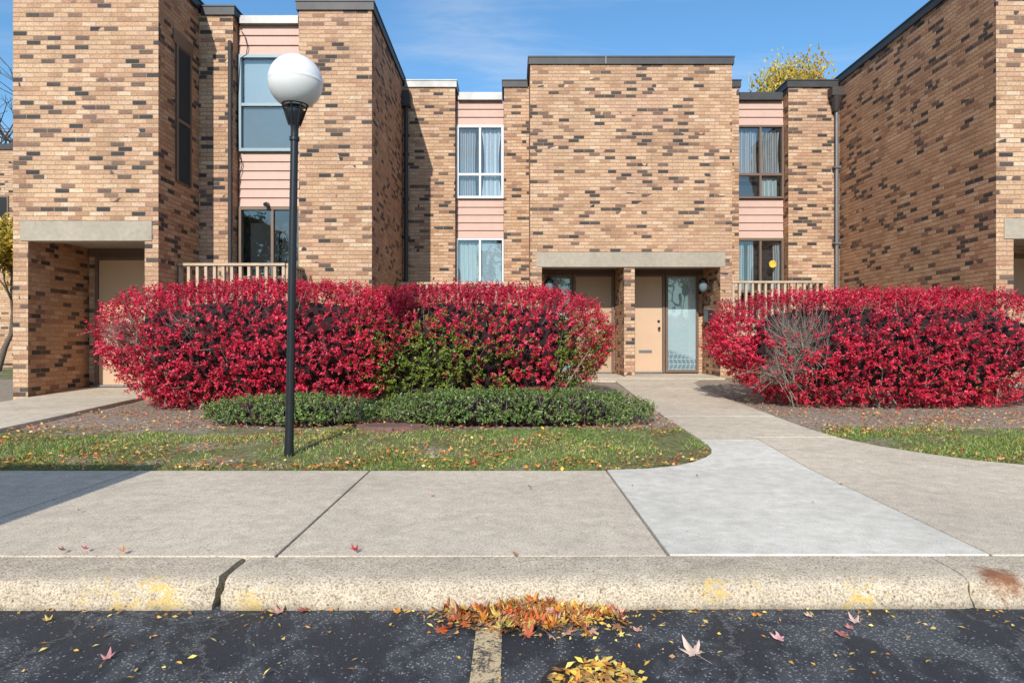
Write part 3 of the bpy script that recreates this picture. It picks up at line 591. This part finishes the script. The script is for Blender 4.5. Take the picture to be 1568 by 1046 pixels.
dens-= .9*np.exp(-(((x+2.9)/.9)**2+((y-6.5)/.25)**2)); dens-=1.2*np.exp(-(((x-1.5)/.35)**2+((y-6.4)/.6)**2))
k=onlawn(x,y)&(rg.random(n)<dens)&(y<lim); x=x[k];y=y[k];n=len(x)
D=np.c_[rg.normal(size=n)*.6,rg.normal(size=n)*.6,np.ones(n)*.9]; Nn=rg.normal(size=(n,3)); Nn[:,2]*=.2
g0=np.array([[.07,.15,.02],[.13,.23,.03],[.24,.29,.06],[.50,.39,.18]]); gi=np.clip((rg.random(n)*2.8+.8*sn(np.c_[x,y],3,31)),0,2.99); i0=gi.astype(int); C=g0[i0]*(1-(gi-i0))[:,None]+g0[i0+1]*(gi-i0)[:,None]
leaves('grass',np.c_[x,y,gz(y)-.012],D,Nn,.022+.032*rg.random(n),.004+.004*rg.random(n),C,GRASS,fold=.1)
LC=np.array([(.66,.24,.03),(.72,.42,.06),(.48,.15,.03),(.62,.34,.14),(.40,.20,.09),(.68,.52,.20),(.48,.06,.04)])
n=20000; x=rg.uniform(-9,9,n); y=5.46+rg.random(n)**1.35*3.2; k=onlawn(x,y)&(rg.random(n)<.34+.9*sn(np.c_[x,y],1.9,41)+.4*(y<5.85)+.3*(y>7.2)); x=x[k];y=y[k];n=len(x)
D=rg.normal(size=(n,3)); D[:,2]*=.25; Nn=rg.normal(size=(n,3))*.4+np.array([0,0,1])
leaves('fallen_leaves',np.c_[x,y,gz(y)+.010+.02*rg.random(n)],D,Nn,.018+.036*rg.random(n),.010+.022*rg.random(n),LC[rg.integers(0,len(LC),n)]*(.6+.6*rg.random((n,1))),LITTER,fold=.25)
n=5200; x=rg.uniform(-5.6,7.6,n); y=rg.uniform(7.3,9.5,n); k=onlawn(x,y); x=x[k];y=y[k];n=len(x); D=rg.normal(size=(n,3)); D[:,2]*=.2; Nn=rg.normal(size=(n,3))*.35+np.array([0,0,1])
RC=np.array([(.5,.10,.08),(.55,.30,.20),(.38,.20,.10),(.42,.03,.05),(.6,.42,.25)])
leaves('fallen_leaves',np.c_[x,y,gz(y)+.012],D,Nn,.02+.02*rg.random(n),.012+.01*rg.random(n),RC[rg.integers(0,5,n)],LITTER,fold=.25)
def maple_pts():
    o=[]
    spec=[(180,.12),(205,.38),(215,.50),(240,.62),(252,.50),(262,.36),(285,.70),(300,.98),(308,.72),(318,.74),(326,.40),(342,.72),(350,.86),(0,1.15),(10,.86),(18,.72),(34,.40),(42,.74),(52,.72),(60,.98),(75,.70),(98,.36),(108,.50),(120,.62),(145,.50),(155,.38)]
    for a,r_ in spec: o.append((math.sin(R(a))*r_*.5,math.cos(R(a))*r_*.5))
    return o
MP=maple_pts()
def maples(name,items,mat=LITTER):
    V=[];T=[];C=[]
    for (x,y,z,s,rot,tx,ty,curl,col) in items:
        Mx=Matrix.Rotation(tx,3,'X')@Matrix.Rotation(ty,3,'Y')@Matrix.Rotation(rot,3,'Z'); b0=len(V)
        pts=[(0,0)]+MP
        for px,py in pts:
            r2=px*px+py*py; v=Mx@Vector((px*s,py*s,curl*s*r2*(1+.6*math.sin(5*math.atan2(py,px))))); V.append((x+v.x,y+v.y,z+v.z)); C.append(tuple(c*(1.0 if (px,py)!=(0,0) else .75) for c in col))
        k=len(MP)
        for i in range(k): T.append((b0,b0+1+(i+1)%k,b0+1+i))
        s0=Mx@Vector((0,-.03*s,0)); s1=Mx@Vector((.06*s,-.85*s,.05*s)); pb=len(V)
        for q,wd in ((s0,.012),(s1,.008)):
            V+= [(x+q.x-wd*s,y+q.y,z+q.z+.002),(x+q.x+wd*s,y+q.y,z+q.z+.002)]; C+=[col]*2
        T+=[(pb,pb+1,pb+3),(pb,pb+3,pb+2)]
    npmesh(name,V,T,mat,np.array(C))
OR=[(.74,.27,.03),(.78,.45,.07),(.62,.13,.03),(.76,.58,.16),(.50,.25,.10),(.72,.40,.28),(.42,.10,.04)]
it=[]
for (x,y,s,rot,c) in ((.665,2.50,.115,.4,(.68,.50,.40)),(1.03,2.62,.07,1.2,(.66,.36,.34)),(1.29,2.66,.065,2,(.42,.14,.14)),(1.40,2.78,.07,.3,(.62,.42,.36)),(-.98,2.88,.075,.8,(.55,.30,.22)),
    (-.88,2.90,.06,2.2,(.36,.09,.07)),(-1.46,2.46,.065,.1,(.56,.25,.24)),(.50,2.70,.05,2,(.66,.32,.26)),(-.48,2.88,.055,1,(.68,.28,.05)),(1.02,2.85,.055,3,(.68,.28,.05)),(-1.9,2.8,.05,1,(.66,.45,.1)),(1.24,2.84,.045,1.3,(.66,.45,.34)),(1.35,2.72,.045,1.4,(.55,.2,.18))):
    it.append((x,y,.010,s,rot,.12,-.1,.7,c))
for (x,y,s,rot,c) in ((-.76,3.32,.06,1,(.42,.03,.04)),(.02,3.25,.045,2,(.40,.18,.07)),(-1.88,3.30,.055,.5,(.58,.28,.14)),(-2.18,3.32,.045,2,(.25,.09,.07)),(-2.08,3.34,.045,2,(.50,.12,.12)),(-.53,4.52,.045,1,(.62,.38,.32)),(.13,4.75,.045,2,(.30,.12,.1)),(1.4,5.15,.03,1,(.2,.08,.06)),(.85,4.8,.02,1,(.1,.05,.04)),(2.35,4.86,.05,1,(.6,.4,.33)),(1.15,8.0,.03,1,(.5,.2,.1)),(-2.6,4.1,.03,1,(.3,.2,.15)),(1.9,4.3,.018,1,(.12,.08,.05)),(-.2,3.9,.018,1,(.2,.1,.05))):
    it.append((x,y,float(gz(y))+.018,s,rot,.15,.12,.8,c))
maples('maple_leaves',it)
it=[]; n=520
xx=rg.normal(.08,.19,n); yy=2.925-np.abs(rg.normal(0,.10,n))
for i in range(n):
    if not(-.29<xx[i]<.46): continue
    h=.04*math.exp(-((xx[i]-.08)/.2)**2)*math.exp(-((2.92-yy[i])/.09)**2)
    it.append((xx[i],yy[i]-.01,.008+h*rg.random()+.005,.03+.048*rg.random(),rg.uniform(0,6.3),rg.normal()*.4,rg.normal()*.4,rg.uniform(-.3,1.2),tuple(np.array(OR[rg.integers(0,7)])*rg.uniform(.55,1.05))))
maples('leaf_pile',it)
n=1000; x=np.r_[rg.normal(.08,.20,600),rg.uniform(-3,3,400)]; y=np.r_[2.92-np.abs(rg.normal(0,.11,600)),2.91-rg.random(400)**3.2*.9]; D=rg.normal(size=(n,3)); D[:,2]*=.2; Nn=rg.normal(size=(n,3))*.4+np.array([0,0,1])
z=.008+.04*np.exp(-((x-.08)/.2)**2)*np.exp(-((2.92-y)/.08)**2)*rg.random(n)
YC=np.array([(.74,.45,.06),(.78,.60,.16),(.66,.27,.05),(.54,.40,.12),(.36,.17,.06)])
leaves('fallen_leaves',np.c_[x,y,z],D,Nn,.016+.018*rg.random(n),.007+.009*rg.random(n),YC[rg.integers(0,5,n)]*(.7+.5*rg.random((n,1))),LITTER)
sdn=empty('storm_drain'); cx,cy=.285,2.27; IRON=simple('cast_iron_mat',(.05,.04,.035),.7,.5,40,.4,.4,.003); b=MB()
b.lathe([(.15,.004),(.155,.014),(.185,.014),(.192,.004)],IRON,40,(cx,cy))
for i in range(-4,5):
    hw=math.sqrt(max(.001,.152**2-(i*.034)**2)); b.box(cx+i*.034-.007,cx+i*.034+.007,cy-hw,cy+hw,.003,.012,IRON)
b.lathe([(0.0,.002),(.152,.002)],DARK,32,(cx,cy)); b.build('iron_grate',sdn)
n=330; a=rg.uniform(0,6.28,n); rr=.155*np.sqrt(rg.random(n)); D=rg.normal(size=(n,3)); D[:,2]*=.2; Nn=rg.normal(size=(n,3))*.4+np.array([0,0,1])
leaves('caught_leaves',np.c_[cx+rr*np.cos(a),cy+rr*np.sin(a),.010+.014*rg.random(n)],D,Nn,.025+.025*rg.random(n),.012+.012*rg.random(n),YC[rg.integers(0,5,n)]*(.6+.6*rg.random((n,1))),LITTER,sdn)
b=MB(); rr=[.36+.05*math.sin(3*t)+.02*math.sin(7*t) for t in np.linspace(0,2*math.pi,24,endpoint=False)]
tp=[(-1.32+rr[i]*math.cos(i*math.pi/12)*.95,7.42+rr[i]*math.sin(i*math.pi/12)*.5) for i in range(24)]
b.quad([(x,y,.245) for x,y in tp],BROWNSTONE)
for i in range(24):
    j=(i+1)%24; o=lambda p:(-1.32+(p[0]+1.32)*1.12,7.42+(p[1]-7.42)*1.12,.17); b.quad([o(tp[i]),o(tp[j]),(*tp[j],.245),(*tp[i],.245)],BROWNSTONE)
b.build('stepping_stone',smooth=True)
bm=bmesh.new()
for (x,y,s) in [(-.69,5.92,.026)]+[(rg.uniform(-5,7),rg.uniform(7.3,9),rg.uniform(.006,.014)) for _ in range(120)]:
    if 1.8<x<3.3: continue
    bmesh.ops.create_icosphere(bm,subdivisions=2,radius=s,matrix=Matrix.Translation((x,y,float(gz(y))+s*.35))@Matrix.Diagonal((1,.8,.6,1)))
me=bpy.data.meshes.new('gravel'); bm.to_mesh(me); bm.free(); me.materials.append(simple('stone_mat',(.42,.37,.32),.9,0,20,.2,.3)); link(bpy.data.objects.new('gravel',me))

# ------------------------------------------------------------------ trees
def tree_mesh(seed,h,spread,nleaf,cols,lsize=.11,depth=5):
    rg=np.random.default_rng(seed); segs=[]; tipsL=[]
    def grow(p,d,l,r,k):
        q=p; dd=d
        for i in range(3):
            dd=nz(dd+rg.normal(size=3)*.10+np.array([0,0,.04])); q2=q+dd*l/3; segs.append((q,q2,r*(1-.12*i),r*(1-.12*(i+1)))); q=q2
        if k<=1: tipsL.append(q)
        if k==0: return
        for i in range(rg.integers(2,4)+(k>3)):
            nd=nz(dd+rg.normal(size=3)*spread+np.array([0,0,.12])); grow(q if i else q,nd,l*rg.uniform(.62,.85),r*rg.uniform(.5,.66),k-1)
    grow(np.array([0,0,-.1]),np.array([0,0,1.0]),h*.28,h*.022,depth)
    tp=np.array(tipsL); f=h/tp[:,2].max(); segs=[(a*f,b_*f,r0,r1) for a,b_,r0,r1 in segs]; tp=tp*f; C=np.array(cols)
    if nleaf:
        ci=rg.integers(0,len(tp),nleaf); P=tp[ci]+rg.normal(size=(nleaf,3))*h*.03; cc=rg.integers(0,len(C),len(tp))
        col=C[cc[ci]]*(.6+.7*rg.random((nleaf,1)))
        return segs,(P,rg.normal(size=(nleaf,3)),rg.normal(size=(nleaf,3)),lsize*(.6+.8*rg.random(nleaf)),lsize*.7*(.6+.8*rg.random(nleaf)),col)
    return segs,None
def tree(name,loc,seed,h,spread,nleaf,cols,lsize=.11,depth=5,rz=0,sxy=1):
    e=empty(name,loc); e.rotation_euler=(0,0,rz); e.scale=(sxy,sxy,1); s,l=tree_mesh(seed,h,spread,nleaf,cols,lsize,depth); a=[sticks('trunk_and_limbs',s,BARK,e,6)]
    if l: a.append(leaves('crown',*l,TREEL,e))
    return e,a
YEL=[(.66,.45,.06),(.60,.38,.04),(.74,.56,.12),(.50,.40,.06)]
tree('yellow_maple_tree',(12.0,28,.4),5,11.2,.42,34000,YEL,.17,sxy=.62)
tree('yellow_maple_tree',(-12.4,16.4,.4),6,3.6,.45,12000,YEL,.11)
tree('bare_tree',(-20.5,30,.4),7,13,.42,0,YEL,depth=6)
e,parts=tree('autumn_tree',(-9,-26,0),8,10,.5,5000,[(.08,.12,.03),(.35,.20,.04),(.12,.14,.03)],.3)
for i,(x,y,s,rz) in enumerate(((3,-30,1.1,1),(13,-27,.9,2.2),(-22,-28,1.0,3.3))):
    f=empty('autumn_tree',(x,y,0)); f.scale=(s,s,s); f.rotation_euler=(0,0,rz)
    for p in parts: link(bpy.data.objects.new(p.name.split('.')[0],p.data),f)

# ------------------------------------------------------------------ parked van left of the view (backed in; throws the shadow on the sidewalk)
vn=empty('parked_van',(-4.36,.25,0)); PAINT=simple('van_paint_mat',(.55,.57,.60),.3,.3,3,.03,0); GLZ=simple('van_glass_mat',(.02,.025,.03),.08,0,3,.1,0); TYRE=simple('tyre_mat',(.02,.02,.02),.85,0,30,.3,.3)
b=MB(); prof=[(2.50,.45),(2.52,1.0),(2.48,1.5),(2.44,1.95),(2.34,2.02),(-.9,2.04),(-1.25,1.95),(-1.95,1.22),(-2.6,1.05),(-2.72,.85),(-2.72,.40),(-2.3,.30),(2.3,.30)]
L_=[(.97,y,z) if z<1.1 else (.92,y,z) for y,z in prof]; Rr=[(-x,y,z) for x,y,z in L_]; k=len(prof)
b.quad(L_[::-1],PAINT); b.quad(Rr,PAINT)
for i in range(k): j=(i+1)%k; b.quad([L_[i],L_[j],Rr[j],Rr[i]],PAINT)
b.build('body',vn,bevel=.04)
b=MB()
for s in (1,-1):
    for a,c in ((1.1,2.2),(-.15,1.0),(-1.2,-.25)): b.box(*sorted((s*.935,s*.95)),a,c,1.15,1.78,GLZ)
b.box(-.78,.78,2.475,2.50,1.2,1.75,GLZ); b.quad([(-.8,-1.29,1.93),(.8,-1.29,1.93),(.8,-1.97,1.24),(-.8,-1.97,1.24)],GLZ); b.build('windows',vn)
b=MB()
for s in (1,-1):
    for y_ in (1.55,-1.75): b.cyl((s*.76,y_,.33),(s*.985,y_,.33),.33,.33,TYRE,28); b.cyl((s*.985,y_,.33),(s*.995,y_,.33),.2,.18,CAPG,20)
b.build('wheels',vn)
